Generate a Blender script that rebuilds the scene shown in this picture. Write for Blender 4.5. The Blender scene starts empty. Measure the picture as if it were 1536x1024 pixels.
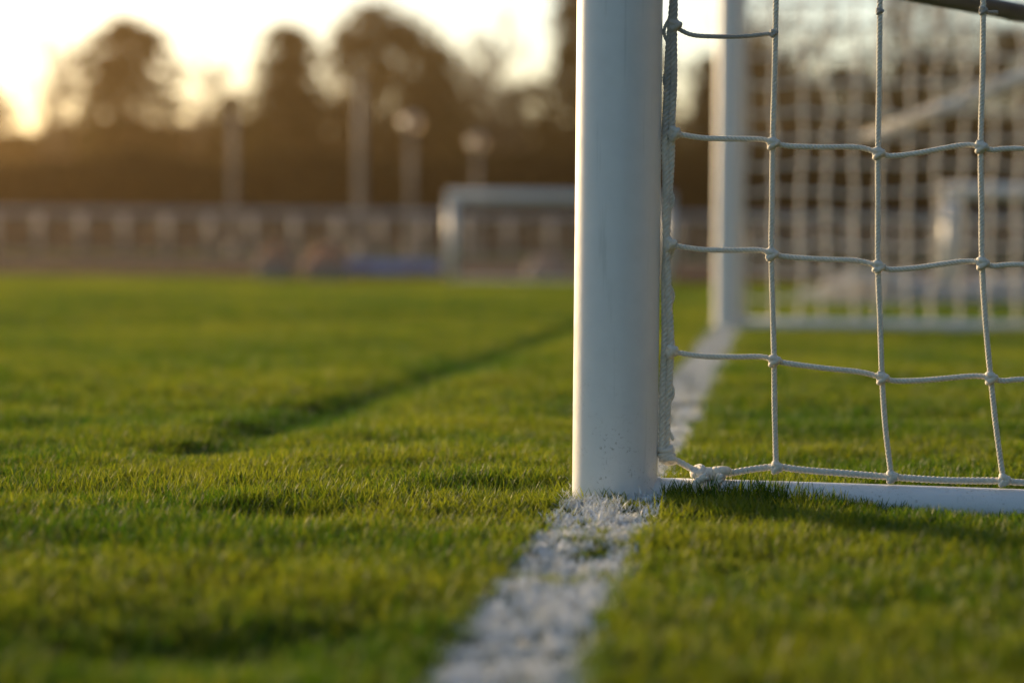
import bpy, math, random
import numpy as np
from mathutils import Vector, Matrix

SC = bpy.context.scene
COL = SC.collection
R = math.radians
rng = np.random.default_rng(7)
random.seed(7)

# ------------------------------------------------------------------ camera
F = 3652.0                                   # focal length in photo pixels (1536 wide)
H = 0.3516                                   # camera height, a photographer lying on the pitch
PITCH, ROLL = 2.247, 0.5
CM = Matrix.Rotation(R(90 - PITCH), 3, 'X') @ Matrix.Rotation(R(ROLL), 3, 'Z')
CP = Vector((0, 0, H))

def ray(px, py):
    return CM @ Vector(((px - 768) / F, -(py - 512) / F, -1))
def at(px, py, d):
    return CP + ray(px, py) * d
def gnd(px, py, z=0.0):
    r = ray(px, py)
    return CP + r * ((z - CP.z) / r.z)

cam_d = bpy.data.cameras.new('camera')
cam = bpy.data.objects.new('camera', cam_d); COL.objects.link(cam)
cam.matrix_world = Matrix.Translation(CP) @ CM.to_4x4()
cam_d.sensor_fit = 'HORIZONTAL'; cam_d.sensor_width = 36; cam_d.lens = 36 * F / 1536
cam_d.clip_start = 0.05; cam_d.clip_end = 2000
cam_d.dof.use_dof = True; cam_d.dof.focus_distance = 3.40; cam_d.dof.aperture_fstop = 2.35
SC.camera = cam

# ------------------------------------------------------------------ light
SUN_AZ, SUN_EL = -36.0, 11.5                   # degrees; azimuth from +Y towards +X
w = bpy.data.worlds.new('World'); SC.world = w; w.use_nodes = True
nt = w.node_tree; nt.nodes.clear()
sky = nt.nodes.new('ShaderNodeTexSky'); sky.sky_type = 'NISHITA'; sky.sun_disc = False
sky.sun_elevation = R(SUN_EL); sky.sun_rotation = R(SUN_AZ)
sky.air_density = 1.0; sky.dust_density = 1.3; sky.ozone_density = 2.0
bg = nt.nodes.new('ShaderNodeBackground'); bg.inputs['Strength'].default_value = 0.125
wo = nt.nodes.new('ShaderNodeOutputWorld')
nt.links.new(sky.outputs[0], bg.inputs[0]); nt.links.new(bg.outputs[0], wo.inputs[0])
sl = bpy.data.lights.new('sun', 'SUN'); so = bpy.data.objects.new('sun', sl); COL.objects.link(so)
sd = Vector((math.sin(R(SUN_AZ)) * math.cos(R(SUN_EL)), math.cos(R(SUN_AZ)) * math.cos(R(SUN_EL)), math.sin(R(SUN_EL))))
so.rotation_euler = sd.to_track_quat('Z', 'Y').to_euler(); so.location = sd * 50
sl.energy = 5.0; sl.angle = R(8.0); sl.color = (1.0, 0.72, 0.40)
SC.view_settings.view_transform = 'Standard'; SC.view_settings.look = 'None'
SC.view_settings.gamma = 1; SC.view_settings.exposure = 0.78
SC.cycles.use_denoising = True
SC.cycles.max_bounces = 8; SC.cycles.transmission_bounces = 6; SC.cycles.transparent_max_bounces = 8
SC.cycles.volume_bounces = 0; SC.cycles.sample_clamp_indirect = 6

# ------------------------------------------------------------------ materials
def mat(name):
    m = bpy.data.materials.new(name); m.use_nodes = True
    t = m.node_tree; b = t.nodes['Principled BSDF']
    return m, t, b
def N(t, typ, **kw):
    n = t.nodes.new(typ)
    for k, v in kw.items():
        if k in n.inputs: n.inputs[k].default_value = v
        else: setattr(n, k, v)
    return n
def noise(t, scale, detail=4, vec=None, rough=0.5):
    n = N(t, 'ShaderNodeTexNoise'); n.inputs['Scale'].default_value = scale
    n.inputs['Detail'].default_value = detail; n.inputs['Roughness'].default_value = rough
    if vec is None:
        g = N(t, 'ShaderNodeNewGeometry'); vec = g.outputs['Position']
    t.links.new(vec, n.inputs['Vector'])
    return n
def ramp(t, src, stops):
    r = N(t, 'ShaderNodeValToRGB'); e = r.color_ramp.elements
    while len(e) < len(stops): e.new(0.5)
    for k, (p, c) in enumerate(stops):
        e[k].position = p; e[k].color = (*c, 1)
    t.links.new(src, r.inputs[0]); return r
def bump(t, b, src, strength, dist=0.001):
    n = N(t, 'ShaderNodeBump'); n.inputs['Strength'].default_value = strength; n.inputs['Distance'].default_value = dist
    t.links.new(src, n.inputs['Height']); t.links.new(n.outputs[0], b.inputs['Normal'])
def simple(name, col, rough=0.6, var=0.25, scale=8, metal=0.0):
    m, t, b = mat(name)
    n = noise(t, scale)
    r = ramp(t, n.outputs[0], [(0.3, tuple(c * (1 - var) for c in col)), (0.7, tuple(min(1, c * (1 + var)) for c in col))])
    t.links.new(r.outputs[0], b.inputs['Base Color'])
    b.inputs['Roughness'].default_value = rough; b.inputs['Metallic'].default_value = metal
    return m

def white_paint(name, dirt=True):
    m, t, b = mat(name)
    n = noise(t, 35, 6, rough=0.65)
    r = ramp(t, n.outputs[0], [(0.25, (0.75, 0.75, 0.745)), (0.55, (0.79, 0.79, 0.785)), (0.8, (0.81, 0.81, 0.805))])
    col = r.outputs[0]
    if dirt:
        g = N(t, 'ShaderNodeNewGeometry'); s = N(t, 'ShaderNodeSeparateXYZ'); t.links.new(g.outputs['Position'], s.inputs[0])
        mr = N(t, 'ShaderNodeMapRange'); t.links.new(s.outputs[2], mr.inputs[0])
        mr.inputs[1].default_value = 0.0; mr.inputs[2].default_value = 0.22; mr.inputs[3].default_value = 1.0; mr.inputs[4].default_value = 0.0
        n2 = noise(t, 210, 5, rough=0.7)                    # splashed specks of soil low on the metal
        r2 = ramp(t, n2.outputs[0], [(0.56, (0, 0, 0)), (0.66, (1, 1, 1))])
        n3 = noise(t, 30, 3)
        r3 = ramp(t, n3.outputs[0], [(0.45, (0, 0, 0)), (0.7, (1, 1, 1))])
        mu = N(t, 'ShaderNodeMath', operation='MULTIPLY'); t.links.new(r2.outputs[0], mu.inputs[0]); t.links.new(r3.outputs[0], mu.inputs[1])
        mu2 = N(t, 'ShaderNodeMath', operation='MULTIPLY'); t.links.new(mu.outputs[0], mu2.inputs[0]); t.links.new(mr.outputs[0], mu2.inputs[1])
        mx = N(t, 'ShaderNodeMix', data_type='RGBA'); t.links.new(mu2.outputs[0], mx.inputs[0])
        t.links.new(col, mx.inputs[6]); mx.inputs[7].default_value = (0.22, 0.2, 0.15, 1)
        col = mx.outputs[2]
    t.links.new(col, b.inputs['Base Color'])
    vs = N(t, 'ShaderNodeMapping'); gg = N(t, 'ShaderNodeNewGeometry'); t.links.new(gg.outputs['Position'], vs.inputs[0]); vs.inputs['Scale'].default_value = (90, 90, 5)
    ns = noise(t, 1.0, 4, vs.outputs[0]); rs = ramp(t, ns.outputs[0], [(0.62, (0, 0, 0)), (0.72, (0.35,) * 3)])     # faint vertical rub marks
    ms = N(t, 'ShaderNodeMix', data_type='RGBA'); t.links.new(rs.outputs[0], ms.inputs[0]); t.links.new(col, ms.inputs[6]); ms.inputs[7].default_value = (0.52, 0.53, 0.51, 1)
    t.links.new(ms.outputs[2], b.inputs['Base Color'])
    nr = noise(t, 60, 5); rr = ramp(t, nr.outputs[0], [(0.3, (0.28,) * 3), (0.75, (0.48,) * 3)])
    t.links.new(rr.outputs[0], b.inputs['Roughness'])
    nb = noise(t, 160, 3); bump(t, b, nb.outputs[0], 0.12, 0.0008)
    return m

M = {}
M['paint'] = white_paint('white_paint')
M['metal'] = simple('grey_metal', (0.10, 0.105, 0.11), 0.45, 0.2, 12, 0.3)
M['goal2'] = simple('junior_goal_paint', (0.82, 0.78, 0.72), 0.4, 0.05, 10)
M['fence'] = simple('fence_metal', (0.42, 0.39, 0.36), 0.5, 0.12, 5, 0.0)
M['pole'] = simple('pole_metal', (0.20, 0.18, 0.165), 0.6, 0.12, 3, 0.0)
M['soil'] = simple('strap', (0.62, 0.58, 0.53), 0.7, 0.1, 20)

def cord_mat(name, a, b_, dark=None):
    m, t, b = mat(name)
    n = noise(t, 260, 4); r = ramp(t, n.outputs[0], [(0.3, a), (0.7, b_)])
    col = r.outputs[0]
    if dark:                                               # uneven darker stretches, more of them towards the top
        n2 = noise(t, 22, 4); g = N(t, 'ShaderNodeNewGeometry'); s = N(t, 'ShaderNodeSeparateXYZ'); t.links.new(g.outputs['Position'], s.inputs[0])
        mr = N(t, 'ShaderNodeMapRange'); t.links.new(s.outputs[2], mr.inputs[0])
        mr.inputs[1].default_value = 0.40; mr.inputs[2].default_value = 0.72; mr.inputs[3].default_value = -0.05; mr.inputs[4].default_value = 0.40
        ad = N(t, 'ShaderNodeMath', operation='ADD'); t.links.new(n2.outputs[0], ad.inputs[0]); t.links.new(mr.outputs[0], ad.inputs[1])
        r2 = ramp(t, ad.outputs[0], [(0.52, (0, 0, 0)), (0.8, (1, 1, 1))])
        mx = N(t, 'ShaderNodeMix', data_type='RGBA'); t.links.new(r2.outputs[0], mx.inputs[0])
        t.links.new(col, mx.inputs[6]); mx.inputs[7].default_value = (*dark, 1); col = mx.outputs[2]
    t.links.new(col, b.inputs['Base Color']); b.inputs['Roughness'].default_value = 0.8
    b.inputs['Sheen Weight'].default_value = 0.25
    nb = noise(t, 900, 2); bump(t, b, nb.outputs[0], 0.5, 0.0006)
    return m
M['cord'] = cord_mat('net_cord', (0.70, 0.63, 0.52), (0.85, 0.79, 0.68))
M['rope'] = cord_mat('edge_rope', (0.66, 0.60, 0.50), (0.84, 0.78, 0.67), (0.40, 0.37, 0.33))
M['farnet'] = cord_mat('far_net_cord', (0.72, 0.67, 0.60), (0.86, 0.81, 0.73))

def leafy(name, c1, c2, trans=0.35, scale=1.2, gloss=0.0, inst=None):
    """foliage: diffuse and translucent leaf tissue, colour from noise or from a per tuft attribute"""
    m = bpy.data.materials.new(name); m.use_nodes = True; t = m.node_tree; t.nodes.clear()
    o = N(t, 'ShaderNodeOutputMaterial')
    if inst:
        a = N(t, 'ShaderNodeAttribute'); a.attribute_type = 'INSTANCER'; a.attribute_name = inst
        src = a.outputs['Fac']
    else:
        src = noise(t, scale, 5).outputs[0]
    r = ramp(t, src, [(0.25, c1), (0.75, c2)])
    d = N(t, 'ShaderNodeBsdfDiffuse'); tr = N(t, 'ShaderNodeBsdfTranslucent')
    t.links.new(r.outputs[0], d.inputs[0])
    ml = N(t, 'ShaderNodeMix', data_type='RGBA', blend_type='MULTIPLY'); ml.inputs[0].default_value = 1
    t.links.new(r.outputs[0], ml.inputs[6]); ml.inputs[7].default_value = (1.5, 1.25, 0.5, 1)
    t.links.new(ml.outputs[2], tr.inputs[0])
    mx = N(t, 'ShaderNodeMixShader'); mx.inputs[0].default_value = trans
    t.links.new(d.outputs[0], mx.inputs[1]); t.links.new(tr.outputs[0], mx.inputs[2])
    out = mx.outputs[0]
    if gloss:
        gl = N(t, 'ShaderNodeBsdfGlossy'); gl.inputs['Roughness'].default_value = 0.5
        fr = N(t, 'ShaderNodeFresnel'); fr.inputs[0].default_value = 1.4
        mu = N(t, 'ShaderNodeMath', operation='MULTIPLY'); t.links.new(fr.outputs[0], mu.inputs[0]); mu.inputs[1].default_value = gloss
        m2 = N(t, 'ShaderNodeMixShader'); t.links.new(mu.outputs[0], m2.inputs[0])
        t.links.new(out, m2.inputs[1]); t.links.new(gl.outputs[0], m2.inputs[2]); out = m2.outputs[0]
    t.links.new(out, o.inputs[0])
    return m
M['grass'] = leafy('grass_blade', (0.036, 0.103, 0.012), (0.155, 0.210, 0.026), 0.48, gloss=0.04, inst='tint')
M['white_grass'] = leafy('painted_grass_blade', (0.56, 0.60, 0.63), (0.79, 0.82, 0.86), 0.04, gloss=0.05, inst='tint')
M['leaf_dark'] = leafy('dark_leaf', (0.020, 0.025, 0.009), (0.045, 0.048, 0.016), 0.2)
M['leaf_brown'] = leafy('brown_leaf', (0.045, 0.038, 0.018), (0.08, 0.066, 0.032), 0.3)
M['leaf_hedge'] = leafy('hedge_leaf', (0.022, 0.022, 0.012), (0.045, 0.040, 0.022), 0.15)
M['bark'] = simple('bark', (0.10, 0.08, 0.055), 0.9, 0.3, 6)
M['twig'] = simple('twig', (0.17, 0.12, 0.07), 0.9, 0.25, 3)

# ------------------------------------------------------------------ object helpers
def tag(o, label=None, cat=None, group=None, kind=None):
    if label: o['label'] = label
    if cat: o['category'] = cat
    if group: o['group'] = group
    if kind: o['kind'] = kind
    return o
def empty(name, loc, label, cat, group=None, rz=0):
    o = bpy.data.objects.new(name, None); COL.objects.link(o); o.location = loc; o.rotation_euler.z = rz
    o.empty_display_size = 0.1
    return tag(o, label, cat, group)

class MB:
    def __init__(s): s.v = []; s.f = []; s.n = 0
    def add(s, v, f):
        v = np.asarray(v, float); s.v.append(v)
        s.f.extend([tuple(int(i) + s.n for i in q) for q in f]); s.n += len(v)
    def tube(s, pts, rad, sides=12, cap=True):
        P = np.asarray(pts, float); n = len(P)
        rad = np.full(n, rad, float) if np.isscalar(rad) else np.asarray(rad, float)
        T = np.gradient(P, axis=0); T /= np.linalg.norm(T, axis=1)[:, None] + 1e-12
        up = np.array([0, 0, 1.0]) if abs(T[0][2]) < 0.9 else np.array([1.0, 0, 0])
        X = np.cross(T[0], up); X /= np.linalg.norm(X); fr = []
        for k in range(n):
            X = X - T[k] * X.dot(T[k]); X /= np.linalg.norm(X); fr.append((X, np.cross(T[k], X)))
        a = np.arange(sides) * 2 * math.pi / sides; ca, sa = np.cos(a), np.sin(a)
        V = np.concatenate([P[k] + rad[k] * (ca[:, None] * fr[k][0] + sa[:, None] * fr[k][1]) for k in range(n)])
        Fc = []
        for k in range(n - 1):
            for i in range(sides):
                j = (i + 1) % sides; Fc.append((k * sides + i, k * sides + j, (k + 1) * sides + j, (k + 1) * sides + i))
        if cap:
            Fc.append(tuple(range(sides - 1, -1, -1))); Fc.append(tuple((n - 1) * sides + i for i in range(sides)))
        s.add(V, Fc); return s
    def box(s, c, d):
        c = np.array(c, float); d = np.array(d, float) / 2
        V = [c + d * np.array(q) for q in [(-1,-1,-1),(1,-1,-1),(1,1,-1),(-1,1,-1),(-1,-1,1),(1,-1,1),(1,1,1),(-1,1,1)]]
        s.add(V, [(3,2,1,0),(4,5,6,7),(0,1,5,4),(1,2,6,5),(2,3,7,6),(3,0,4,7)]); return s
    def ball(s, c, r, nu=16, nv=10, jit=0.0):
        V = []; Fc = []
        r = np.array([r] * 3 if np.isscalar(r) else r, float)
        for i in range(nv + 1):
            th = math.pi * i / nv
            for j in range(nu):
                ph = 2 * math.pi * j / nu
                k = 1 + jit * math.sin(3 * ph + 2 * th) * math.sin(th)
                V.append(np.array(c) + r * k * np.array([math.sin(th) * math.cos(ph), math.sin(th) * math.sin(ph), math.cos(th)]))
        for i in range(nv):
            for j in range(nu):
                q = (j + 1) % nu; Fc.append((i * nu + j, (i + 1) * nu + j, (i + 1) * nu + q, i * nu + q))
        s.add(V, Fc); return s
    def build(s, name, m, parent=None, smooth=True, org=None):
        V = np.concatenate(s.v)
        if org is not None: V = V - np.array(org)
        me = bpy.data.meshes.new(name); me.from_pydata(V.tolist(), [], s.f); me.update()
        if smooth: me.polygons.foreach_set('use_smooth', [True] * len(me.polygons))
        me.materials.append(m)
        o = bpy.data.objects.new(name, me); COL.objects.link(o)
        if org is not None: o.location = org
        if parent is not None:
            o.parent = parent
            o.matrix_parent_inverse = Matrix.Identity(4)
        return o

def wloc(p, root):
    """world points -> local to a root Empty (translation + z rotation)"""
    mi = (Matrix.Translation(root.location) @ Matrix.Rotation(root.rotation_euler.z, 4, 'Z')).inverted()
    return [mi @ Vector(q) for q in p]

def crom(P, step):
    P = [np.array(p, float) for p in P]
    Q = [2 * P[0] - P[1]] + P + [2 * P[-1] - P[-2]]; out = []
    for k in range(1, len(Q) - 2):
        a, b, c, d = Q[k - 1], Q[k], Q[k + 1], Q[k + 2]
        n = max(2, int(np.linalg.norm(c - b) / step))
        for i in range(n):
            u = i / n
            out.append(0.5 * (2 * b + (c - a) * u + (2 * a - 5 * b + 4 * c - d) * u * u + (3 * b - a - 3 * c + d) * u ** 3))
    out.append(P[-1]); return np.array(out)

def twisted(mb, P, r, pitch=0.016, strands=3, step=0.0016, sides=7, wob=0.0):
    """a laid cord: strands wound round a smooth path"""
    C = crom(P, step); n = len(C)
    if wob:
        ph = random.random() * 6
        C = C + wob * np.stack([np.sin(np.arange(n) * 0.11 + ph), np.cos(np.arange(n) * 0.07 + ph), np.sin(np.arange(n) * 0.05)], 1)
    T = np.gradient(C, axis=0); T /= np.linalg.norm(T, axis=1)[:, None]
    up = np.array([0, 1.0, 0.05]); X = np.cross(T, up); X /= np.linalg.norm(X, axis=1)[:, None]; Y = np.cross(T, X)
    L = np.concatenate([[0], np.cumsum(np.linalg.norm(np.diff(C, axis=0), axis=1))])
    off = r * (0.5 if strands > 2 else 0.52)
    for k in range(strands):
        a = L * 2 * math.pi / pitch + k * 2 * math.pi / strands
        mb.tube(C + off * (np.cos(a)[:, None] * X + np.sin(a)[:, None] * Y), r * (0.56 if strands > 2 else 0.54), sides)

# ------------------------------------------------------------------ terrain
def vnoise(x, y, s, seed):
    x = np.asarray(x, float) / s + seed * 17.3; y = np.asarray(y, float) / s - seed * 9.1
    xi = np.floor(x); yi = np.floor(y); fx = x - xi; fy = y - yi
    fx = fx * fx * (3 - 2 * fx); fy = fy * fy * (3 - 2 * fy)
    def h(a, b):
        v = np.sin(a * 127.1 + b * 311.7 + seed * 74.7) * 43758.5453
        return v - np.floor(v)
    return (h(xi, yi) * (1 - fx) + h(xi + 1, yi) * fx) * (1 - fy) + (h(xi, yi + 1) * (1 - fx) + h(xi + 1, yi + 1) * fx) * fy

P1 = gnd(922, 745); P2 = gnd(1091, 492)
U = (P2 - P1).normalized(); U = Vector((U.x, U.y, 0)).normalized()      # along the goal line, away from the camera
Vd = Vector((U.y, -U.x, 0))                                             # away from the pitch, along the side of the goal
GL = (P2 - P1).length
def st(x, y):
    dx, dy = np.asarray(x) - P1.x, np.asarray(y) - P1.y
    return dx * Vd.x + dy * Vd.y, dx * U.x + dy * U.y                    # s across the line, t along it
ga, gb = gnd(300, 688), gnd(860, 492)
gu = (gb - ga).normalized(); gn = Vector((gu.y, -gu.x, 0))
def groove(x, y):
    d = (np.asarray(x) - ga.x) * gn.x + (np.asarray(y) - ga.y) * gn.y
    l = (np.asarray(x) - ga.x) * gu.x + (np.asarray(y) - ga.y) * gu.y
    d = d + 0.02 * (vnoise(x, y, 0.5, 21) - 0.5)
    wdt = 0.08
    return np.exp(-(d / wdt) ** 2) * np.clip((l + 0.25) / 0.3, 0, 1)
def terrain(x, y):
    x = np.asarray(x, float); y = np.asarray(y, float)
    near = np.clip(1.4 - y / 14.0, 0.25, 1)
    z = near * (0.010 * (vnoise(x, y, 0.22, 1) - 0.5) + 0.007 * (vnoise(x, y, 0.085, 2) - 0.5) + 0.016 * (vnoise(x, y, 0.7, 3) - 0.5))
    z = z + 0.05 * (vnoise(x, y, 4.0, 4) - 0.5) * np.clip((y - 5) / 8, 0, 1)
    s, t = st(x, y)
    flat = np.exp(-(s / 0.16) ** 2 - (t / 0.2) ** 2)                      # level round the post foot
    z = z * (1 - 0.8 * flat)
    z = z - 0.012 * groove(x, y)
    bar = np.exp(-(t / 0.16) ** 2)
    z = z + bar * (0.010 * np.exp(-((s - 0.17) / 0.13) ** 2) - 0.022 * np.clip((s - 0.28) / 0.2, 0, 1))
    z = z - 0.07 * np.clip((2.55 - y) / 1.2, 0, 1) ** 1.5                # turf sloped away before the camera to darken the near grass
    for (px, py, a, sx, sy) in ((450, 778, -0.016, 0.13, 0.07), (330, 955, -0.02, 0.12, 0.1), (110, 752, -0.012, 0.16, 0.08), (750, 740, -0.010, 0.14, 0.06)):
        c = gnd(px, py); z = z + a * np.exp(-((x - c.x) / sx) ** 2 - ((y - c.y) / sy) ** 2)
    return z
def tz(x, y): return float(terrain(x, y))

def grid_axis(lo, hi, fine, step, grow):
    a = [0.0]; d = step
    while a[-1] < hi:
        if a[-1] > fine: d *= grow
        a.append(a[-1] + d)
    b = [0.0]; d = step
    while b[-1] < -lo:
        if b[-1] > fine: d *= grow
        b.append(b[-1] + d)
    return np.array([-q for q in b[:0:-1]] + a)
gx = grid_axis(-260, 260, 2.2, 0.022, 1.09)
gy = np.concatenate([-grid_axis(0, 80, 0.1, 0.3, 1.25)[:0:-1], grid_axis(0, 300, 6.5, 0.022, 1.05)])
X, Y = np.meshgrid(gx, gy)
Z = terrain(X, Y)
gv = np.stack([X.ravel(), Y.ravel(), Z.ravel()], 1); nx = len(gx); ny = len(gy)
ii = (np.arange(ny - 1)[:, None] * nx + np.arange(nx - 1)[None, :]).ravel()
gm = bpy.data.meshes.new('ground')
gm.from_pydata(gv.tolist(), [], np.stack([ii, ii + 1, ii + nx + 1, ii + nx], 1).tolist())
gm.polygons.foreach_set('use_smooth', [True] * len(gm.polygons))
m, t, b = mat('turf_ground')
n = noise(t, 3.0, 6); n2 = noise(t, 60, 4)
mxn = N(t, 'ShaderNodeMath', operation='ADD'); t.links.new(n.outputs[0], mxn.inputs[0]); t.links.new(n2.outputs[0], mxn.inputs[1])
r = ramp(t, mxn.outputs[0], [(0.35, (0.030, 0.045, 0.010)), (0.6, (0.060, 0.090, 0.016)), (0.8, (0.075, 0.085, 0.022))])
mxn.operation = 'AVERAGE' if False else 'ADD'
hv = N(t, 'ShaderNodeMath', operation='MULTIPLY'); hv.inputs[1].default_value = 0.5
t.links.new(mxn.outputs[0], hv.inputs[0]); t.links.new(hv.outputs[0], r.inputs[0])
t.links.new(r.outputs[0], b.inputs['Base Color']); b.inputs['Roughness'].default_value = 0.95
b.inputs['Specular IOR Level'].default_value = 0.0
gm.materials.append(m)
go = bpy.data.objects.new('ground', gm); COL.objects.link(go)
tag(go, 'flat green sports pitch ground reaching back to the fence and trees', 'ground', kind='structure')

m, t, b = mat('track_surface')
n = noise(t, 1.2, 5); r = ramp(t, n.outputs[0], [(0.3, (0.10, 0.070, 0.060)), (0.7, (0.15, 0.105, 0.09))])
t.links.new(r.outputs[0], b.inputs['Base Color']); b.inputs['Roughness'].default_value = 1.0; b.inputs['Specular IOR Level'].default_value = 0.0
xs_ = np.linspace(-60, 60, 121); ys_ = np.linspace(23.7, 42.5, 60)
TX, TY = np.meshgrid(xs_, ys_); TZ = terrain(TX, TY) * 0 + 0.045
V_ = np.stack([TX.ravel(), TY.ravel(), TZ.ravel()], 1); q_ = (np.arange(59)[:, None] * 121 + np.arange(120)[None, :]).ravel()
tb = MB(); tb.add(V_, np.stack([q_, q_ + 1, q_ + 122, q_ + 121], 1).tolist())
tr_ = tb.build('running_track', m); tag(tr_, 'pale pinkish running track between the pitch and the fence', 'running track', kind='structure')

# ------------------------------------------------------------------ grass
TUFTS = bpy.data.collections.new('grass_tufts'); PTUFTS = bpy.data.collections.new('painted_tufts')
def tuft(name, m, coll, nb, rad, hmin, hmax, wd, lean, seed):
    g = np.random.default_rng(seed); V = []; Fc = []
    for k in range(nb):
        a = g.uniform(0, 6.283); rr = rad * math.sqrt(g.uniform()); bx, by = rr * math.cos(a), rr * math.sin(a)
        h = g.uniform(hmin, hmax); th = g.uniform(0, 6.283) ; ln = abs(g.normal(0, lean)) + 0.08
        cv = g.uniform(0.1, 0.9) * (1 if g.uniform() < 0.8 else 2.0)
        dx, dy = math.cos(th), math.sin(th); fa = th + g.uniform(-1.2, 1.2) + 1.57; wx, wy = math.cos(fa), math.sin(fa)
        w0 = wd * g.uniform(0.7, 1.25); i0 = len(V); segs = 4
        x, y, z, ang = bx, by, -0.004, ln
        for q in range(segs + 1):
            u = q / segs; ww = w0 * (1 - u ** 2.2) * 0.5 + 0.00008
            V += [(x - wx * ww, y - wy * ww, z), (x + wx * ww, y + wy * ww, z)]
            ang = ln + cv * u; d = (h + 0.004) / segs
            x += dx * math.sin(ang) * d; y += dy * math.sin(ang) * d; z += math.cos(ang) * d
        for q in range(segs):
            Fc.append((i0 + 2 * q, i0 + 2 * q + 1, i0 + 2 * q + 3, i0 + 2 * q + 2))
    me = bpy.data.meshes.new(name); me.from_pydata(V, [], Fc); me.materials.append(m)
    me.polygons.foreach_set('use_smooth', [True] * len(me.polygons))
    o = bpy.data.objects.new(name, me); coll.objects.link(o); return o
for k in range(14): tuft('grass_tuft', M['grass'], TUFTS, 14, 0.014, 0.009, 0.029, 0.0020, 0.38, 100 + k)
for k in range(8): tuft('painted_grass_tuft', M['white_grass'], PTUFTS, 15, 0.013, 0.009, 0.021, 0.0020, 0.5, 300 + k)

def scatter_nodes(coll, nvar):
    ng = bpy.data.node_groups.new('scatter', 'GeometryNodeTree')
    ng.interface.new_socket('Geometry', in_out='INPUT', socket_type='NodeSocketGeometry')
    ng.interface.new_socket('Geometry', in_out='OUTPUT', socket_type='NodeSocketGeometry')
    gi = ng.nodes.new('NodeGroupInput'); gO = ng.nodes.new('NodeGroupOutput')
    ci = ng.nodes.new('GeometryNodeCollectionInfo'); ci.inputs[0].default_value = coll
    ci.inputs['Separate Children'].default_value = True; ci.inputs['Reset Children'].default_value = True
    ip = ng.nodes.new('GeometryNodeInstanceOnPoints'); ip.inputs['Pick Instance'].default_value = True
    def attr(name, typ):
        a = ng.nodes.new('GeometryNodeInputNamedAttribute'); a.data_type = typ; a.inputs[0].default_value = name; return a.outputs[0]
    L = ng.links.new
    L(gi.outputs[0], ip.inputs['Points']); L(ci.outputs[0], ip.inputs['Instance'])
    L(attr('pick', 'INT'), ip.inputs['Instance Index'])
    e = ng.nodes.new('FunctionNodeEulerToRotation'); L(attr('rot', 'FLOAT_VECTOR'), e.inputs[0]); L(e.outputs[0], ip.inputs['Rotation'])
    L(attr('scl', 'FLOAT_VECTOR'), ip.inputs['Scale']); L(ip.outputs[0], gO.inputs[0])
    return ng
def scatter(name, pts, rot, scl, pick, tint, ng):
    me = bpy.data.meshes.new(name); me.vertices.add(len(pts)); me.vertices.foreach_set('co', pts.astype(np.float32).ravel())
    a = me.attributes.new('rot', 'FLOAT_VECTOR', 'POINT'); a.data.foreach_set('vector', rot.astype(np.float32).ravel())
    a = me.attributes.new('scl', 'FLOAT_VECTOR', 'POINT'); a.data.foreach_set('vector', scl.astype(np.float32).ravel())
    a = me.attributes.new('pick', 'INT', 'POINT'); a.data.foreach_set('value', pick.astype(np.int32))
    a = me.attributes.new('tint', 'FLOAT', 'POINT'); a.data.foreach_set('value', tint.astype(np.float32))
    o = bpy.data.objects.new(name, me); COL.objects.link(o)
    md = o.modifiers.new('scatter', 'NODES'); md.node_group = ng; return o

def zone(y0, y1, dens, k=0.34, pad=0.25, xs=0.0):
    """random ground points over a wedge seen by the camera and a step either side of it"""
    n = int(dens * ((k * (y1 * y1 - y0 * y0)) + 2 * pad * (y1 - y0)))
    yy = rng.uniform(y0, y1, n * 3); ww = k * yy + pad; wm = k * y1 + pad
    xx = rng.uniform(-1, 1, n * 3) * wm; ok = np.abs(xx) < ww
    return xx[ok][:n], yy[ok][:n]
Z1 = zone(1.0, 4.8, 5200, 0.26, 0.25); Z2 = zone(4.8, 10, 1700, 0.24, 0.3); Z3 = zone(10, 29, 420, 0.26, 1.0); Z4 = zone(29, 70, 14, 0.3, 2.0)
px = np.concatenate([q[0] for q in (Z1, Z2, Z3, Z4)]); py = np.concatenate([q[1] for q in (Z1, Z2, Z3, Z4)])
zs = np.concatenate([np.full(len(q[0]), v) for q, v in ((Z1, 1.0), (Z2, 1.2), (Z3, 1.7), (Z4, 3.0))])
s, t_ = st(px, py)
gr = groove(px, py)
LW = 0.067                                                                # half width of the painted line
edge = LW + 0.006 * (vnoise(px, py, 0.04, 31) - 0.5) * 2
online = (np.abs(s) < edge) & (t_ < GL + 2.0) & (t_ > -3.0)
hole = (s ** 2 + t_ ** 2 < 0.061 ** 2) | (s ** 2 + (t_ - GL) ** 2 < 0.062 ** 2)
barm = (s > 0) & (s < 1.7) & ((np.abs(t_) < 0.022) | (np.abs(t_ - GL) < 0.022))
bare = (rng.uniform(size=len(px)) < 0.25 * gr)
painted_ok = vnoise(px, py, 0.05, 33) * 0.5 + vnoise(px, py, 0.018, 34) * 0.5
white = online & ((painted_ok > 0.25) | (py > 4))
keep = ~(hole | barm | bare | ((py > 23.7) & (py < 42.5)))
hgt = 0.72 + 0.55 * vnoise(px, py, 0.16, 41) + 0.35 * (vnoise(px, py, 0.5, 42) - 0.5)
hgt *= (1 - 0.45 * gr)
hgt = np.where(online, hgt * 0.70, hgt)
long_ = np.exp(-((t_ + 0.045) / 0.035) ** 2) * np.exp(-((s - 0.17) / 0.105) ** 2)   # uncut tussock along the ground bar
hgt = hgt * (1 + 1.25 * long_)
foot = np.exp(-((np.hypot(s, t_) - 0.066) / 0.012) ** 2) * (s > -0.05)
hgt = hgt * (1 + 0.3 * foot)
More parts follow.
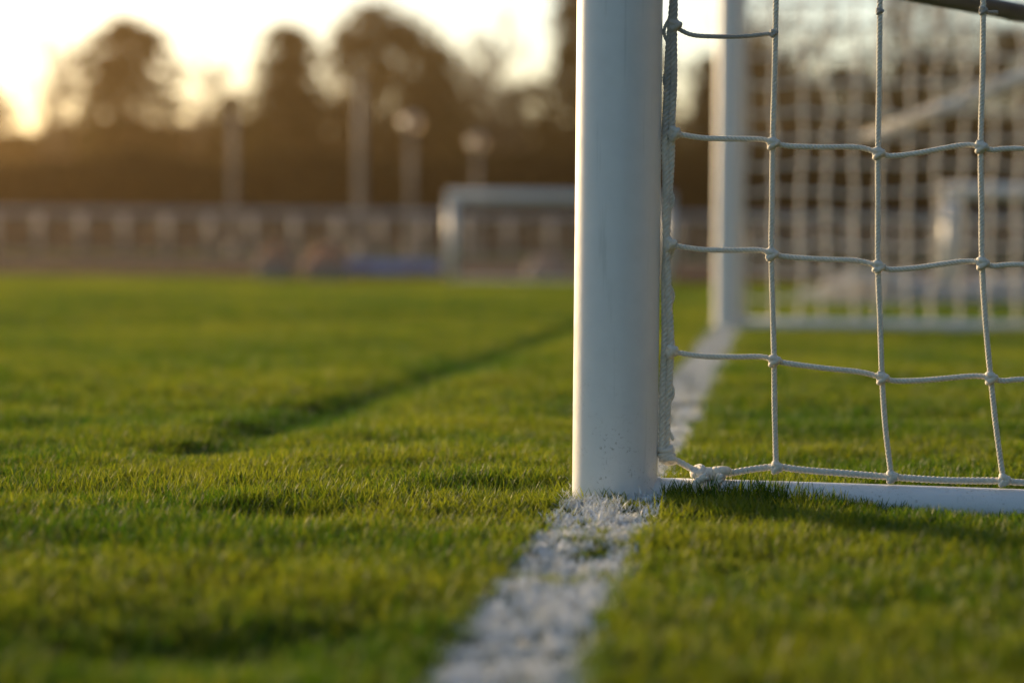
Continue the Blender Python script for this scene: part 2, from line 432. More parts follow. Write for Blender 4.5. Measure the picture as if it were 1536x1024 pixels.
tint = np.clip(0.5 + 0.55 * (vnoise(px, py, 0.35, 51) - 0.5) + 0.35 * (vnoise(px, py, 1.6, 52) - 0.5) + rng.normal(0, 0.2, len(px)) - 0.5 * long_ - 0.45 * gr, 0, 1)
pz = terrain(px, py)
rot = np.stack([rng.normal(0, 0.12, len(px)), rng.normal(0, 0.12, len(px)), rng.uniform(0, 6.283, len(px))], 1)
rot[:, 0] += 0.10
wz = zs * rng.uniform(0.85, 1.2, len(px))
scl = np.stack([wz, wz, hgt * np.where(zs > 1, 1 + (zs - 1) * 0.35, 1)], 1)
pts = np.stack([px, py, pz], 1)
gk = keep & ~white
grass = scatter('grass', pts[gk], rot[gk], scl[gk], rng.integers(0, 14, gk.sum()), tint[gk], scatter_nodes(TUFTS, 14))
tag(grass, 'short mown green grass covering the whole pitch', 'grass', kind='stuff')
wk = keep & white
wt = np.clip(0.5 + 0.7 * (painted_ok[wk] - 0.3) + rng.normal(0, 0.15, wk.sum()), 0, 1)
line = scatter('goal_line', pts[wk] + np.array([0, 0, 0.001]), rot[wk] * np.array([1.6, 1.6, 1]), scl[wk], rng.integers(0, 8, wk.sum()), wt, scatter_nodes(PTUFTS, 8))
tag(line, 'white painted goal line on the grass running under the goal posts', 'line marking', kind='structure')

# ------------------------------------------------------------------ main goal
OFF = 0.0
def sp(px, py, off=0.0):
    """photo pixel -> point on the vertical plane of the near side of the goal"""
    r_ = ray(px, py); n_ = U
    p0 = P1 + U * off
    k = (p0 - CP).dot(n_) / r_.dot(n_)
    return CP + r_ * k
def SV(s_, t__, z): return P1 + Vd * s_ + U * t__ + Vector((0, 0, z - P1.z))

goal = empty('football_goal', P1, 'large white metal goal with its near post in sharp focus on the line', 'goal')
def gp(p): return [Vector(q) - P1 for q in p]
def gpart(name, pts, rad, mt, sides=24):
    return MB().tube(gp(pts), rad, sides).build(name, M[mt], goal)
PR = 0.0600; HT = 2.44
zz = [-0.06] + list(np.linspace(0, HT - 0.06, 8))
for t__ in (0, GL):
    po = MB(); po.tube(gp([SV(0, t__, z) for z in zz]), PR, 64); po.build('post', M['paint'], goal)
MB().tube(gp([SV(0, -0.06, HT), SV(0, GL * 0.5, HT), SV(0, GL + 0.06, HT)]), PR, 48).build('crossbar', M['paint'], goal)
BR = 0.028
bt = [sp(990, 716), sp(1250, 723), sp(1536, 734)]
bz = lambda s_: float(np.interp(s_, [st(q.x, q.y)[0] for q in bt], [q.z for q in bt])) - BR
BD = 1.62
bar_pts = [SV(s_, 0, bz(min(s_, 0.62))) for s_ in (0.052, 0.2, 0.4, 0.6, 1.0, BD)]
gpart('ground_bar', bar_pts, BR, 'paint', 32)
gpart('ground_bar', [SV(s_, GL, 0.012) for s_ in (0.052, 0.5, 1.0, BD)], 0.032, 'paint', 24)
gpart('back_bar', [SV(BD, q, 0.0) for q in (-0.03, GL / 2, GL + 0.03)], BR, 'paint', 24)
for t__ in (0, GL):
    gpart('back_post', [SV(BD, t__, 0.02), SV(BD, t__, 1.0), SV(BD - 0.03, t__, 1.75), SV(BD - 0.5, t__, 2.2), SV(0.055, t__, HT - 0.02)], 0.02, 'paint', 16)
A_ = at(1430, 0, 4.10); B_ = at(1536, 20, 4.30); dr = (B_ - A_)
k0 = (P1.x + 0.052 - A_.x) / dr.x; k1 = (1.95 - A_.x) / dr.x
gpart('brace_arm', [A_ + dr * q for q in np.linspace(k0, k1, 6)], 0.0165, 'metal', 16)

# ------------------------------------------------------------------ goal net
net = empty('goal_net', P1, 'white corded net knotted along a thick rope beside the near post', 'net')
def nb_(name, mb, mt='cord', parent=None): return mb.build(name, M[mt], parent or net)
def L3(p): return [tuple(Vector(q) - P1) for q in p]
CR = 0.0040
ropepx = [(1010, -70), (1010, 0), (1008, 50), (1003, 200), (1001, 300), (999, 400), (1001, 480), (1001, 530), (998, 600), (996, 655), (998, 684)]
rp = [sp(*q) for q in ropepx]
rope_top = [SV(0.085, 0, 2.36), SV(0.083, 0, 1.6), SV(0.082, 0, 1.0)]
mb = MB(); RC = crom(L3(rope_top + rp), 0.02); ra = np.cumsum(np.full(len(RC), 0.02)) * 2 * math.pi / 0.62 + 0.7
for k in (0, math.pi):                                                # two laid ropes, slowly turning about each other
    twisted(mb, RC + 0.0046 * (np.cos(ra + k)[:, None] * np.array(Vd) * 1.0 + 0.8 * np.sin(ra + k)[:, None] * np.array(U)), 0.0051, pitch=0.021, step=0.002, wob=0.0004)
rope = nb_('edge_rope', mb, 'rope')
mb = MB(); twisted(mb, L3([sp(1004 + (-8 if i % 2 else 6), y, 0.003) for i, y in enumerate(range(-60, 690, 36))]), 0.0028, pitch=0.012, step=0.003, sides=6)
nb_('lacing_cord', mb, 'rope')

K = {1: [(1010, 200), (1159, 214), (1317, 229), (1471, 220)],
     2: [(1004, 367), (1157, 380), (1317, 399), (1473, 394)],
     3: [(1006, 527), (1161, 540), (1323, 566), (1486, 566)]}
rows = {1: [(1085, 209), (1085, 209)], }
def hrow(px_list, tail):
    P = []
    for i in range(len(px_list) - 1):
        (x0, y0), (x1, y1) = px_list[i], px_list[i + 1]
        P.append((x0, y0))
        if i == 0:                                                    # leaves the rope, bellies, meets the knot flat
            P += [(x0 + (x1 - x0) * .3, y0 + 7), (x0 + (x1 - x0) * .62, y0 + 8 + (y1 - y0 - 12) * .2), (x0 + (x1 - x0) * .88, y1 - 5)]
        elif i == 1:
            P += [(x0 + 22, y0 + 5), (x0 + (x1 - x0) * .45, y0 + (y1 - y0) * .45), (x0 + (x1 - x0) * .8, y1 - 8)]
        else:
            P += [(x0 + 20, y0 + 5), (x0 + (x1 - x0) * .4, y0 + 4 + (y1 - y0) * .4), (x0 + (x1 - x0) * .82, y1 - 2)]
    P.append(px_list[-1]); P += tail
    return P
S_OUT = [0.745, 0.89, 1.035, 1.18, 1.325, 1.47, 1.60]                     # the panel goes on beyond the frame
for k in (1, 2, 3):
    x3, y3 = K[k][3]
    Pp = hrow(K[k], [(x3 + 18, y3 + 5), (x3 + 66, y3 + 3)])
    W = [sp(*q) for q in Pp]
    zl = W[-1].z
    W += [SV(q, 0, zl + 0.006 * math.sin(q * 40)) for q in S_OUT]
    mb = MB(); twisted(mb, L3(W), CR, step=0.002); nb_('horizontal_cord', mb)
W = [sp(1012, 38), sp(1022, 46), sp(1040, 53), sp(1070, 55), sp(1110, 55), sp(1145, 52), sp(1160, 50)]
mb = MB(); twisted(mb, L3(W), 0.0033, step=0.002); nb_('horizontal_cord', mb, 'rope')
mb = MB(); twisted(mb, L3([sp(1474, 18), sp(1482, 19, 0.01), sp(1496, 19, 0.02)]), 0.003, step=0.002); nb_('frayed_end', mb, 'rope')

bx = [(998, 684), (1018, 692), (1042, 705), (1062, 712), (1090, 710), (1125, 704), (1164, 700), (1200, 704), (1260, 709), (1337, 715), (1420, 720), (1505, 721), (1560, 724)]
W = [sp(*q) for q in bx] + [SV(q, 0, sp(1560, 724).z) for q in S_OUT[1:]]
mb = MB(); twisted(mb, L3(W), 0.0048, pitch=0.02, step=0.002); nb_('bottom_cord', mb)
cols = [[(1164, -60), (1164, 0), (1162, 100), (1159, 214), (1158, 300), (1157, 380), (1159, 460), (1161, 540), (1162, 620), (1164, 700)],
        [(1320, -60), (1320, 0), (1319, 100), (1317, 229), (1317, 310), (1317, 399), (1320, 480), (1323, 566), (1328, 640), (1337, 715)],
        [(1475, -60), (1475, 0), (1474, 100), (1471, 220), (1472, 310), (1473, 394), (1478, 480), (1486, 566), (1494, 640), (1505, 721)]]
for c in cols:
    W = [sp(*q, -0.002) for q in c]; sx = st(W[0].x, W[0].y)[0]
    W = [SV(sx, 0, 2.3), SV(sx, 0, 1.6), SV(sx, 0, 1.1)] + W
    mb = MB(); twisted(mb, L3(W), CR, step=0.002); nb_('vertical_cord', mb)
# the rest of the panel, outside the frame
mb = MB()
for q in S_OUT[1:]:
    mb.tube(L3([SV(q, 0, 0.03), SV(q + .005, 0, 0.4), SV(q, 0, 1.0), SV(q, 0, 1.7)]), CR, 6)
for z in np.arange(0.97, 2.3, 0.147):
    mb.tube(L3([SV(0.083, 0, z), SV(0.6, 0, z - .01), SV(1.0, 0, z - .01), SV(BD - max(0, z - 1.75) * 1.9, 0, z)]), CR, 6)
nb_('near_side_netting', mb)

def knot(p, r=0.0088, tilt=0.5, mt='cord', seed=0, name='knot'):
    g = np.random.default_rng(seed); mb = MB(); c = np.array(Vector(p) - P1)
    mb.ball(c, (r * 0.85, r * 0.7, r * 0.95), 14, 9, 0.06)
    ex = np.array(Vd); ey = np.array(U); ez = np.array([0, 0, 1.0])
    for q, (ta, ro) in enumerate(((tilt, 0.72), (-tilt * 0.9, 0.66))):
        a = np.linspace(0, 2 * math.pi * 1.1, 30) + g.uniform(0, 6)
        e1 = ex * math.cos(ta) + ez * math.sin(ta); e3 = -ex * math.sin(ta) + ez * math.cos(ta)
        dz = (q - 0.5) * r * 0.55 + np.linspace(-0.15, 0.15, 30) * r
        P = c + r * ro * (np.cos(a)[:, None] * e1 + np.sin(a)[:, None] * ey) + dz[:, None] * e3
        mb.tube(P, r * 0.40, 8)
    return nb_(name, mb, mt)
sd_ = 0
for k in (1, 2, 3):
    for i, q in enumerate(K[k]):
        sd_ += 1
        p = sp(q[0], q[1] + (1 if i else 0), -0.004)
        knot(p, 0.0095 if i else 0.0100, 0.55 if i else 1.0, 'cord' if i else ('rope' if k == 1 else 'cord'), sd_)
for q in ((1164, 701), (1337, 715), (1505, 720)):
    sd_ += 1; knot(sp(q[0], q[1], -0.004), 0.0095, 0.8, 'cord', sd_)
for q, rr, mt in (((1012, 38), 0.0095, 'rope'), ((1319, 17), 0.0058, 'rope'), ((1474, 16), 0.0065, 'rope'), ((1160, 50), 0.006, 'rope')):
    sd_ += 1; knot(sp(q[0], q[1], -0.003), rr, 0.6, mt, sd_)
# lashing at the foot of the rope and the big tie round the ground bar
mb = MB()
for i, (x, y) in enumerate(((998, 672), (999, 679), (1001, 686), (1005, 691))):
    c = np.array(sp(x, y) - P1); a = np.linspace(0, 2 * math.pi, 22)
    mb.tube(c + 0.0085 * (np.cos(a)[:, None] * np.array(Vd) + np.sin(a)[:, None] * np.array(U)) + 0.0035 * np.sin(a + i)[:, None] * np.array([0, 0, 1]), 0.0040, 8)
mb.tube(np.array(L3([sp(1000, 678), sp(990, 674, 0.01), sp(984, 676, 0.03)])), 0.0035, 8)
nb_('rope_lashing', mb, 'rope')
mb = MB()
for i, (x, y, ra, rb, ti) in enumerate(((1047, 707, .010, .013, .5), (1054, 712, .011, .012, .15), (1084, 706, .010, .012, -.5), (1077, 711, .0105, .011, -.9))):
    c = np.array(sp(x, y, -0.006) - P1); a = np.linspace(0, 2 * math.pi * 1.05, 28)
    e1 = np.array(Vd) * math.cos(ti) + np.array([0, 0, 1]) * math.sin(ti); e3 = -np.array(Vd) * math.sin(ti) + np.array([0, 0, 1]) * math.cos(ti)
    mb.tube(c + 0.62 * ra * np.cos(a)[:, None] * e1 + 0.6 * rb * np.sin(a)[:, None] * np.array(U) * 1.2 + 0.35 * ra * np.sin(a * 1.0 + i)[:, None] * e3, 0.0062, 9)
c = np.array(sp(1066, 711, -0.004) - P1); mb.ball(c, (0.016, 0.010, 0.010), 16, 10, 0.08)
nb_('tie_knot', mb)
for pl in ([(1060, 714), (1046, 722), (1040, 733), (1042, 742)], [(1080, 712), (1078, 722), (1072, 732), (1066, 737)]):
    mb = MB(); twisted(mb, L3([sp(x, y, -0.036) for x, y in pl]), 0.0056, step=0.002); nb_('loose_end', mb)

# far side panel and back of the same net
def wire_panel(o00, du, dv, nu, nv, sag, rad, jit, seed):
    g = np.random.default_rng(seed); mb = MB(); o00 = np.array(o00); du = np.array(du); dv = np.array(dv)
    J = g.normal(0, jit, (nu + 1, nv + 1, 3))
    def pt(i, j): return o00 + du * i + dv * j + J[i, j]
    for i in range(nu + 1): mb.tube([pt(i, j) for j in range(nv + 1)], rad, 5, False)
    for j in range(nv + 1):
        P = []
        for i in range(nu):
            P += [pt(i, j), (pt(i, j) + pt(i + 1, j)) / 2 - np.array([0, 0, sag])]
        P.append(pt(nu, j)); mb.tube(P, rad, 5, False)
    return mb
nb_('far_side_netting', wire_panel(SV(0.075, GL, 0.02) - P1, Vd * 0.117, (0, 0, 0.117), 13, 18, 0.012, 0.0078, 0.009, 5), 'farnet')
nb_('back_netting', wire_panel(SV(BD, 0.02, 0.02) - P1, U * 0.147, (0, 0, 0.147), 49, 11, 0.01, 0.004, 0.006, 6), 'farnet')
mb = MB(); a0, a1 = at(1297, 208, GL + 3.35), at(1536, 115, GL + 3.2); d_ = a1 - a0
mb.tube(L3([a0, a0 + d_ * .5, a1, a0 + d_ * 1.25]), [0.024, 0.034, 0.034, 0.034], 10); mb.ball(np.array(a0 - P1), 0.018)
nb_('tension_strap', mb, 'farnet')
# net cloth gathered in a heap on the grass behind the far ground bar
hp = gnd(1420, 462)
heap = empty('folded_net', hp, 'pale beige spare net heaped on the grass behind the far side of the goal', 'net')
mb = MB(); g = np.random.default_rng(77)
def hz(x): return 0.06 + 0.17 * np.exp(-((x + 0.5) / 0.35) ** 2) + 0.16 * np.exp(-((x - 0.55) / 0.6) ** 2)
for k in range(330):
    x0 = g.uniform(-0.65, 1.2); y0 = g.uniform(-0.22, 0.3); hh = g.uniform(0.25, 1.0); ln = g.uniform(0.3, 0.9); a = g.normal(0, 0.5)
    P = []
    for q in np.linspace(0, 1, 7):
        x = x0 + ln * (q - .5) * math.cos(a) + g.normal(0, .02); y = y0 + ln * (q - .5) * math.sin(a) * .4
        P.append((x, y, max(0.006, hh * float(hz(x)) * (1 - (abs(y) / .4) ** 2) + g.normal(0, .008))))
    mb.tube(P, 0.0055, 5)
mb.build('netting', M['farnet'], heap)

# ------------------------------------------------------------------ junior goals behind
def junior_goal(base, wdt, ht, rad, rz, label):
    o = empty('junior_goal', base, label, 'goal', 'small white goals beyond the main goal', rz)
    for x in (0, wdt): MB().tube([(x, 0, -0.05), (x, 0, ht * .5), (x, 0, ht - rad)], rad, 20).build('post', M['goal2'], o)
    MB().tube([(-rad, 0, ht), (wdt / 2, 0, ht), (wdt + rad, 0, ht)], rad, 20).build('crossbar', M['goal2'], o)
    for x in (0, wdt): MB().tube([(x, rad * .8, ht), (x, .35, ht * .6), (x, .6, 0.03)], rad * .22, 10).build('back_stay', M['goal2'], o)
    MB().tube([(0, .6, .03), (wdt, .6, .03)], rad * .35, 10).build('back_bar', M['goal2'], o)
    return o
b1 = gnd(677, 425); b1 = Vector((b1.x, b1.y, tz(b1.x, b1.y)))
junior_goal(b1, 2.0, 0.80, 0.050, 0.03, 'small white goal on the grass left of the near post, net missing')
b2 = gnd(1424, 447); b2 = Vector((b2.x, b2.y, tz(b2.x, b2.y)))
junior_goal(b2, 1.6, 0.76, 0.055, 0.0, 'small white goal seen through the netting at the right')

# ------------------------------------------------------------------ pitch fence
fb = gnd(0, 421); FY = 44.0
fence = empty('pitch_fence', (0, FY, 0), 'low grey railing fence with mesh infill along the far edge of the pitch', 'fence')
FH = 0.93; FX0, FX1 = -22.0, 20.0
sx = 64 / F * FY; xs = np.arange(at(58, 400, FY).x - 14 * sx, FX1, sx)
for x in xs: MB().tube([(x, 0, -.1), (x, 0, FH * .5), (x, 0, FH)], 0.04, 10).build('fence_post', M['fence'], fence)
MB().box((0, 0, FH - 0.03), (xs[-1] - xs[0], 0.05, 0.11)).build('top_rail', M['fence'], fence)
MB().box((0, 0, 0.13), (xs[-1] - xs[0], 0.035, 0.06)).build('bottom_rail', M['fence'], fence)
mb = MB()
for x in np.arange(xs[0], xs[-1], 0.07): mb.tube([(x, -.03, .1), (x, -.03, FH - .08)], 0.0035, 4, False)
for z in np.arange(.2, FH - .1, 0.1): mb.tube([(xs[0], -.03, z), (xs[-1], -.03, z)], 0.004, 4, False)
mb.build('mesh_infill', M['fence'], fence)

# ------------------------------------------------------------------ small things by the fence
M['salmon'] = simple('salmon_cloth', (0.55, 0.25, 0.13), 0.8, 0.2, 6); M['offwhite'] = simple('offwhite_cloth', (0.40, 0.29, 0.23), 0.8, 0.1, 6)
M['blue'] = simple('blue_vinyl', (0.20, 0.30, 0.58), 0.5, 0.1, 4)
def bag(px_, py_, wd, ht, m1, m2, label):
    p = gnd(px_, py_); o = empty('sports_bag', (p.x, p.y, tz(p.x, p.y)), label, 'bag', 'bags left on the grass by the fence')
    mb = MB(); V = []
    for (z, k) in ((0, .86), (ht * .08, 1), (ht * .5, 1.0)): V.append((z, k))
    n_ = 20; vv = []; ff = []
    for (z, k) in V + [(ht * .55, .97)]:
        for i in range(n_):
            a = 6.2832 * i / n_; c, s_ = math.cos(a), math.sin(a)
            vv.append((wd / 2 * k * np.sign(c) * abs(c) ** .5, wd * .3 * k * np.sign(s_) * abs(s_) ** .5, z))
    for j in range(3):
        for i in range(n_): ff.append((j * n_ + i, j * n_ + (i + 1) % n_, (j + 1) * n_ + (i + 1) % n_, (j + 1) * n_ + i))
    ff.append(tuple(range(n_ - 1, -1, -1))); ff.append(tuple(3 * n_ + i for i in range(n_)))
    mb.add(vv, ff); mb.build('bag_body', M[m2], o)
    MB().ball((0, 0, ht * .58), (wd * .47, wd * .28, ht * .40), 18, 10, .05).build('bag_top', M[m1], o)
    MB().tube([(-wd * .2, -wd * .2, ht * .75), (-wd * .1, -wd * .2, ht * 1.02), (wd * .1, -wd * .2, ht * 1.02), (wd * .2, -wd * .2, ht * .75)], .012, 8).build('handle', M[m2], o)
    return o
bag(413, 423, .34, .34, 'salmon', 'offwhite', 'salmon topped sports bag on the grass, left one of the pair before the fence')
bag(489, 423, .40, .34, 'salmon', 'offwhite', 'salmon topped sports bag nearest the blue mat before the fence')
bag(822, 423, .42, .26, 'offwhite', 'offwhite', 'pale pinkish sports bag on the grass inside the small left goal')
p = gnd(585, 414)
mat_o = empty('gym_mat', (p.x, p.y, 0.046), 'low blue mat lying before the fence beside the bags', 'mat')
MB().box((0, 0, .06), (1.1, .5, .12)).build('mat_body', M['blue'], mat_o, False)
for x in (-.3, .3): MB().tube([(x - .08, -.25, .045), (x - .05, -.275, .045), (x + .05, -.275, .045), (x + .08, -.25, .045)], .012, 8).build('handle', M['offwhite'], mat_o)

# ------------------------------------------------------------------ poles, two topped by sky gap balls
M['gap_ball'] = simple('sky_gap_ball', (0.42, 0.33, 0.24), 0.3, 0.05, 3); M['gap_ball'].node_tree.nodes['Principled BSDF'].inputs['Transmission Weight'].default_value = 0.3  # made-up beige balls imitate bright sky gaps between the trees
def tall_pole(px_, top, D, label, rad=0.07, gap_ball=0.0, name='tall_pole'):
    p = at(px_, top, D); o = empty(name, (p.x, p.y, 0), label, name.replace('_', ' '), 'tall poles behind the fence')
    h = p.z
    MB().tube([(0, 0, -.1), (0, 0, .5), (0, 0, h * .6), (0, 0, h)], [rad * 1.25, rad * 1.2, rad, rad * .8], 14).build('shaft', M['pole'], o)
    MB().tube([(0, 0, 0), (0, 0, .35)], rad * 1.6, 14).build('base_collar', M['pole'], o)
    if gap_ball:
        MB().tube([(0, 0, h), (0, 0, h + .08)], [rad, gap_ball * .5], 14).build('ball_collar', M['pole'], o)
        MB().ball((0, 0, h + .06 + gap_ball), gap_ball, 24, 16).build('gap_ball', M['gap_ball'], o)
    else:
        MB().ball((0, 0, h), (rad * 1.3, rad * 1.3, rad), 16, 8).build('end_cap', M['pole'], o)
    return o
tall_pole(541, 120, 46, 'tallest and thickest of the plain grey poles behind the fence, left of the small goal', .07, name='pole')
tall_pole(617, 205, 46, 'grey pole topped by a made-up ball for a pale sky gap, just left of the small goal', .05, .19)
tall_pole(716, 232, 52, 'dim pole topped by a made-up ball for a sky gap, rising behind the small left goal', .045, .18)
tall_pole(350, 165, 46, 'thin brownish pole behind the fence at left, short pointed tree behind it', .05, name='pole')

# ------------------------------------------------------------------ hedge and trees
def leaves(mb_v, mb_f, centers, size, g):
    n_ = len(centers); a = g.normal(size=(n_, 3)); a /= np.linalg.norm(a, axis=1)[:, None]
    b_ = np.cross(a, g.normal(size=(n_, 3))); b_ /= np.linalg.norm(b_, axis=1)[:, None]
    sz = size * g.uniform(.6, 1.4, (n_, 1)); a = a * sz; b_ = b_ * sz * .6
    V = np.stack([centers - a, centers + b_, centers + a, centers - b_], 1).reshape(-1, 3)
    return V
def leaf_mesh(name, V, m):
    n_ = len(V) // 4; me = bpy.data.meshes.new(name)
    me.vertices.add(len(V)); me.vertices.foreach_set('co', V.astype(np.float32).ravel())
    me.loops.add(n_ * 4); me.loops.foreach_set('vertex_index', np.arange(n_ * 4, dtype=np.int32))
    me.polygons.add(n_); me.polygons.foreach_set('loop_start', np.arange(0, n_ * 4, 4, dtype=np.int32)); me.polygons.foreach_set('loop_total', np.full(n_, 4, dtype=np.int32))
    me.update(calc_edges=True); me.materials.append(m); return me
def crown_pts(kind, g, ncl, per):
    """leaf positions for a crown in a unit tree of height 1"""
    out = []
    for k in range(ncl):
        if kind == 'cone':
            z = .12 + .88 * g.uniform() ** 1.25; rmax = .21 * (1.03 - z) ** .75 + .012
        elif kind == 'round':
            z = .22 + .78 * g.uniform(); u = (z - .22) / .78; rmax = .24 * math.sin(math.pi * min(1, u * .93 + .06)) ** .55 * (1.0 - .15 * u)
        else:
            z = .30 + .70 * g.uniform(); u = (z - .30) / .70; rmax = .30 * math.sin(math.pi * min(1, u * .85 + .14)) ** .7
        rr = rmax * g.uniform() ** .45; a = g.uniform(0, 6.283)
        lob = 1 + .22 * math.sin(3 * a + 9 * z) + .16 * math.sin(5 * a - 17 * z + 1) + .10 * g.normal()
        c = np.array([rr * lob * math.cos(a), rr * lob * math.sin(a), z]); sg = (.020 if kind != 'broad' else .026) * g.uniform(.5, 1.5)
        out.append(c + g.normal(0, sg, (int(per * g.uniform(.3, 1.5)), 3)) * np.array([1.2, 1.2, .7]))
    return np.concatenate(out)
def limb(mb, p, d, ln, r, depth, g, minr):
    n_ = 4; P = [np.array(p)]; d = np.array(d, float)
    for k in range(n_):
        d = d + g.normal(0, .13, 3) + np.array([0, 0, .05]); d /= np.linalg.norm(d); P.append(P[-1] + d * ln / n_)
    mb.tube(P, np.linspace(r, r * .55, n_ + 1), 5 if depth > 1 else 4, False)
    if depth == 0: return
    for k in range(4 if depth > 1 else 5):
        i = int(g.integers(1, n_ + 1)); a = g.normal(0, 1, 3); q = d + a * .55; q[2] = abs(q[2]) * .9 + .15; q /= np.linalg.norm(q)
        limb(mb, P[i], q, ln * g.uniform(.5, .78), max(minr, r * .5), depth - 1, g, minr)
def proto(kind, seed, lm):
    g = np.random.default_rng(seed); mb = MB()
    if kind == 'bare':
        P = [np.array([0, 0, -.02])]
        for k in range(6): P.append(P[-1] + np.array([g.normal(0, .012), g.normal(0, .012), .12]))
        mb.tube(P, np.linspace(.018, .007, 7), 8)
        tw = MB()
        for k in range(30):
            i = int(g.integers(2, 7)); a = g.uniform(0, 6.283); up = g.uniform(.5, 1.3)
            limb(tw, P[i], np.array([math.cos(a), math.sin(a), up]) / math.hypot(1, up), .2 * g.uniform(.6, 1.15), .008, 2, g, .0036)
        me2 = bpy.data.meshes.new('twigs'); me2.from_pydata(np.concatenate(tw.v).tolist(), [], tw.f); me2.materials.append(M['twig'])
    else:
        top = .9 if kind == 'cone' else .7
        P = [np.array([g.normal(0, .006) * k, g.normal(0, .006) * k, -.02 + top * k / 6]) for k in range(7)]
        mb.tube(P, np.linspace(.024, .006, 7), 8)
        for k in range(12):
            i = int(g.integers(2, 6)); a = g.uniform(0, 6.283); mb.tube([P[i], P[i] + np.array([math.cos(a) * .1, math.sin(a) * .1, .06]), P[i] + np.array([math.cos(a) * .18, math.sin(a) * .18, .14 if kind != 'cone' else .05])], [.008, .005, .002], 5)
        ncl, per = {'cone': (260, 45), 'round': (270, 45), 'broad': (210, 42)}[kind]
        me2 = leaf_mesh('crown', leaves(None, None, crown_pts(kind, g, ncl, per), .0135, g), M[lm])
    me1 = bpy.data.meshes.new('trunk'); me1.from_pydata(np.concatenate(mb.v).tolist(), [], mb.f); me1.materials.append(M['bark'])
    return me1, me2, ('twigs' if kind == 'bare' else 'crown')
PROTO = {'cone': proto('cone', 11, 'leaf_dark'), 'round': proto('round', 12, 'leaf_dark'), 'broad': proto('broad', 13, 'leaf_brown'), 'bare': proto('bare', 14, 'x'), 'bare2': proto('bare', 15, 'x'), 'broad2': proto('broad', 16, 'leaf_dark')}
def tree(kind, px_, top, D, wpx, label, rz=None, name=None):
    p = at(px_, top, D); h = p.z / 0.98
    o = empty(name or {'cone': 'conical_tree', 'round': 'round_tree', 'broad': 'broad_tree', 'broad2': 'broad_tree', 'bare': 'bare_tree', 'bare2': 'bare_tree'}[kind], (p.x, p.y, 0), label, 'tree', 'trees beyond the pitch fence', random.uniform(0, 6.28) if rz is None else rz)
    wd = wpx / F * D / {'cone': .42, 'round': .48, 'broad': .60, 'broad2': .60, 'bare': .5, 'bare2': .5}[kind]
    m1, m2, nm = PROTO[kind]
    for nn, me in (('trunk', m1), (nm, m2)):
        c = bpy.data.objects.new(nn, me); COL.objects.link(c); c.parent = o
    o.scale = (wd, wd, h)
    return o
TR = [('broad', -25, 130, 100, 130, 'brown glowing tree cut off by the left edge of the photo'),
      ('bare', 78, 45, 110, 95, 'thin bare tree nearest the glow of the low sun at left'),
      ('round', 195, 38, 100, 200, 'dense dark round tree standing alone against the brightest sky at left'),
      ('bare2', 320, 62, 110, 120, 'pale bare tree in the sky gap right of the dense round tree'),
      ('cone', 345, 150, 105, 110, 'short dark pointed tree behind the thin brownish pole'),
      ('cone', 432, 52, 98, 200, 'dark conical tree with a pointed top left of the broad brown tree'),
      ('broad2', 395, 175, 120, 130, 'low bushy dark tree at the left foot of the tall conical tree'),
      ('broad', 572, 22, 100, 250, 'broad brown tree with an open crown above the sky gap ball'),
      ('broad2', 622, 48, 106, 170, 'dark bushy tree against the right side of the broad brown tree'),
      ('bare', 520, 60, 120, 110, 'bare tree showing through the left side of the broad brown tree'),
      ('broad2', 655, 110, 115, 130, 'dark half open tree between the broad brown tree and the tall bare one'),
      ('bare2', 738, 15, 110, 150, 'tall bare tree with fine twigs left of the near post'),
      ('bare', 700, 75, 125, 130, 'smaller bare tree leaning into the tall bare one'),
      ('cone', 862, -40, 100, 130, 'tall dark conical tree half hidden by the near post'),
      ('broad2', 800, 130, 120, 130, 'dark bushy tree left of the half hidden conical one'),
      ('broad2', 960, 60, 110, 150, 'dark tree hidden mostly behind the near post'),
      ('cone', 1062, 95, 105, 110, 'dark pointed tree seen between the two goal posts'),
      ('broad', 1150, 75, 110, 170, 'brown tree behind the netting just right of the far post'),
      ('broad2', 1270, 105, 115, 170, 'dark bushy tree behind the netting, second from the far post'),
      ('bare2', 1215, -10, 120, 150, 'pale bare tree rising above the dark ones behind the netting'),
      ('broad2', 1390, 80, 110, 180, 'dark tree behind the netting above the small right goal'),
      ('bare', 1420, -30, 125, 150, 'bare tree behind the netting near the dark brace'),
      ('bare', 1330, -60, 112, 170, 'tall bare tree behind the netting between the middle cords'),
      ('bare2', 1140, -40, 118, 150, 'bare tree rising just right of the far post top'),
      ('broad', 1520, 50, 110, 180, 'brown tree cut off by the right edge of the photo')]
for k in TR: tree(*k)
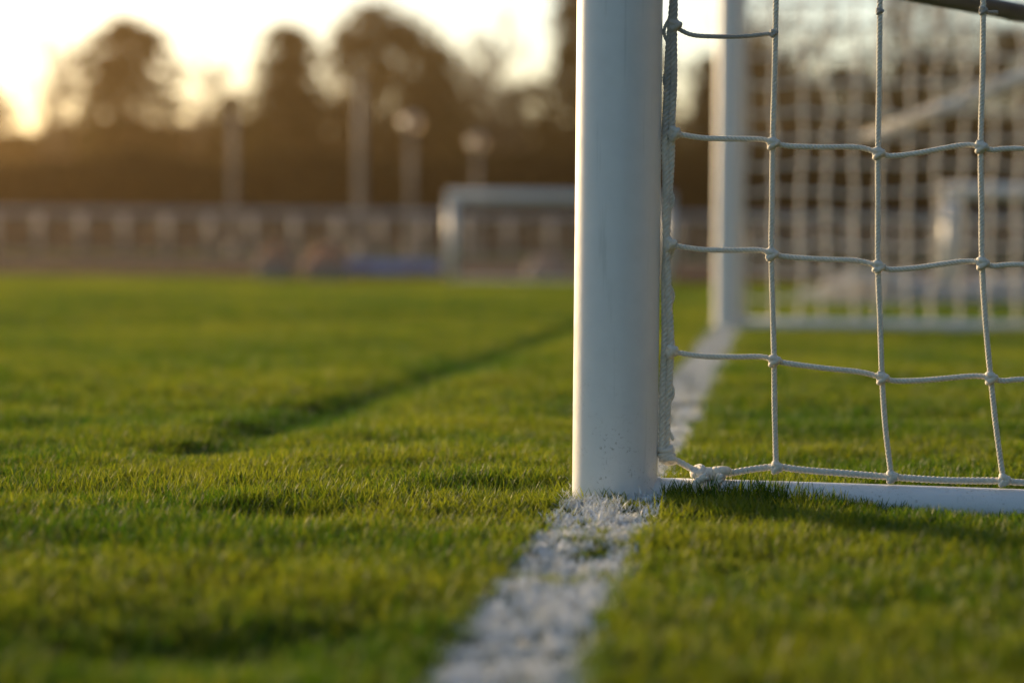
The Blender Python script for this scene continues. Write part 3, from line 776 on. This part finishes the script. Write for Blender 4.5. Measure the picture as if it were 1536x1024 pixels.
# continuing the belt of trees on both sides of the frame
hedge = empty('hedge', (0, 62, 0), 'long tall dark hedge running behind the fence and poles', 'hedge')
g = np.random.default_rng(5)
n_ = 60000; hx = g.uniform(-26, 26, n_); hy = g.uniform(-.9, .9, n_); top = 2.55 + .5 * (vnoise(hx, hx * 0, 2.2, 61) - .5) + .25 * (vnoise(hx, hx * 0, .6, 62) - .5)
hzv = top * g.uniform(0, 1, n_) ** .8
me = leaf_mesh('foliage', leaves(None, None, np.stack([hx, hy, hzv], 1), .09, g), M['leaf_hedge'])
c = bpy.data.objects.new('foliage', me); COL.objects.link(c); c.parent = hedge
mb = MB()
for x in np.arange(-26, 26, .8): mb.tube([(x, 0, -.05), (x + g.normal(0, .1), g.normal(0, .1), 1.2), (x + g.normal(0, .2), g.normal(0, .2), 2.1)], [.06, .045, .02], 6)
mb.build('stems', M['bark'], hedge)
# the wood behind, one dark mass of low growth
n_ = 110000; wx = g.uniform(-45, 45, n_); wy = g.uniform(118, 136, n_)
top = 5.8 + 2.6 * (vnoise(wx, wy, 5, 71) - .5) + 1.2 * (vnoise(wx, wy, 1.5, 72) - .5)
wz_ = top * g.uniform(0, 1, n_) ** .75
me = leaf_mesh('woodland', leaves(None, None, np.stack([wx, wy, wz_], 1), .22, g), M['leaf_hedge'])
wd_ = bpy.data.objects.new('woodland', me); COL.objects.link(wd_)
tag(wd_, 'dark far off undergrowth of the wood behind the trees', 'woodland', kind='stuff')

# unseen belt of leaves, added right and rear to darken the post's right side
n_ = 60000; an = g.uniform(R(30), R(170), n_); dd = g.uniform(24, 34, n_)
wx, wy = dd * np.sin(an), dd * np.cos(an)
top = 15 + 6 * (vnoise(wx, wy, 6, 81) - .5); wz_ = top * g.uniform(0, 1, n_) ** .8
me = leaf_mesh('unseen_shade_belt', leaves(None, None, np.stack([wx, wy, wz_], 1), .5, g), M['leaf_dark'])
c = bpy.data.objects.new('unseen_shade_belt', me); COL.objects.link(c)
tag(c, 'unseen dark leaf belt added to shade the goal from the right and rear', 'woodland', kind='stuff')
# ------------------------------------------------------------------ haze
HAZE = 0.00065
if HAZE:
    m = bpy.data.materials.new('haze'); m.use_nodes = True; t = m.node_tree; t.nodes.clear()
    o_ = N(t, 'ShaderNodeOutputMaterial'); pv = N(t, 'ShaderNodeVolumePrincipled')
    pv.inputs['Color'].default_value = (0.99, 0.66, 0.31, 1); pv.inputs['Density'].default_value = HAZE; pv.inputs['Anisotropy'].default_value = 0.85
    t.links.new(pv.outputs[0], o_.inputs['Volume'])
    hb = MB().box((0, 110, 8.5), (640, 620, 20)).build('haze', m, None, False)
    tag(hb, 'thin warm evening haze over the pitch', 'haze', kind='stuff')
    hb.visible_shadow = True
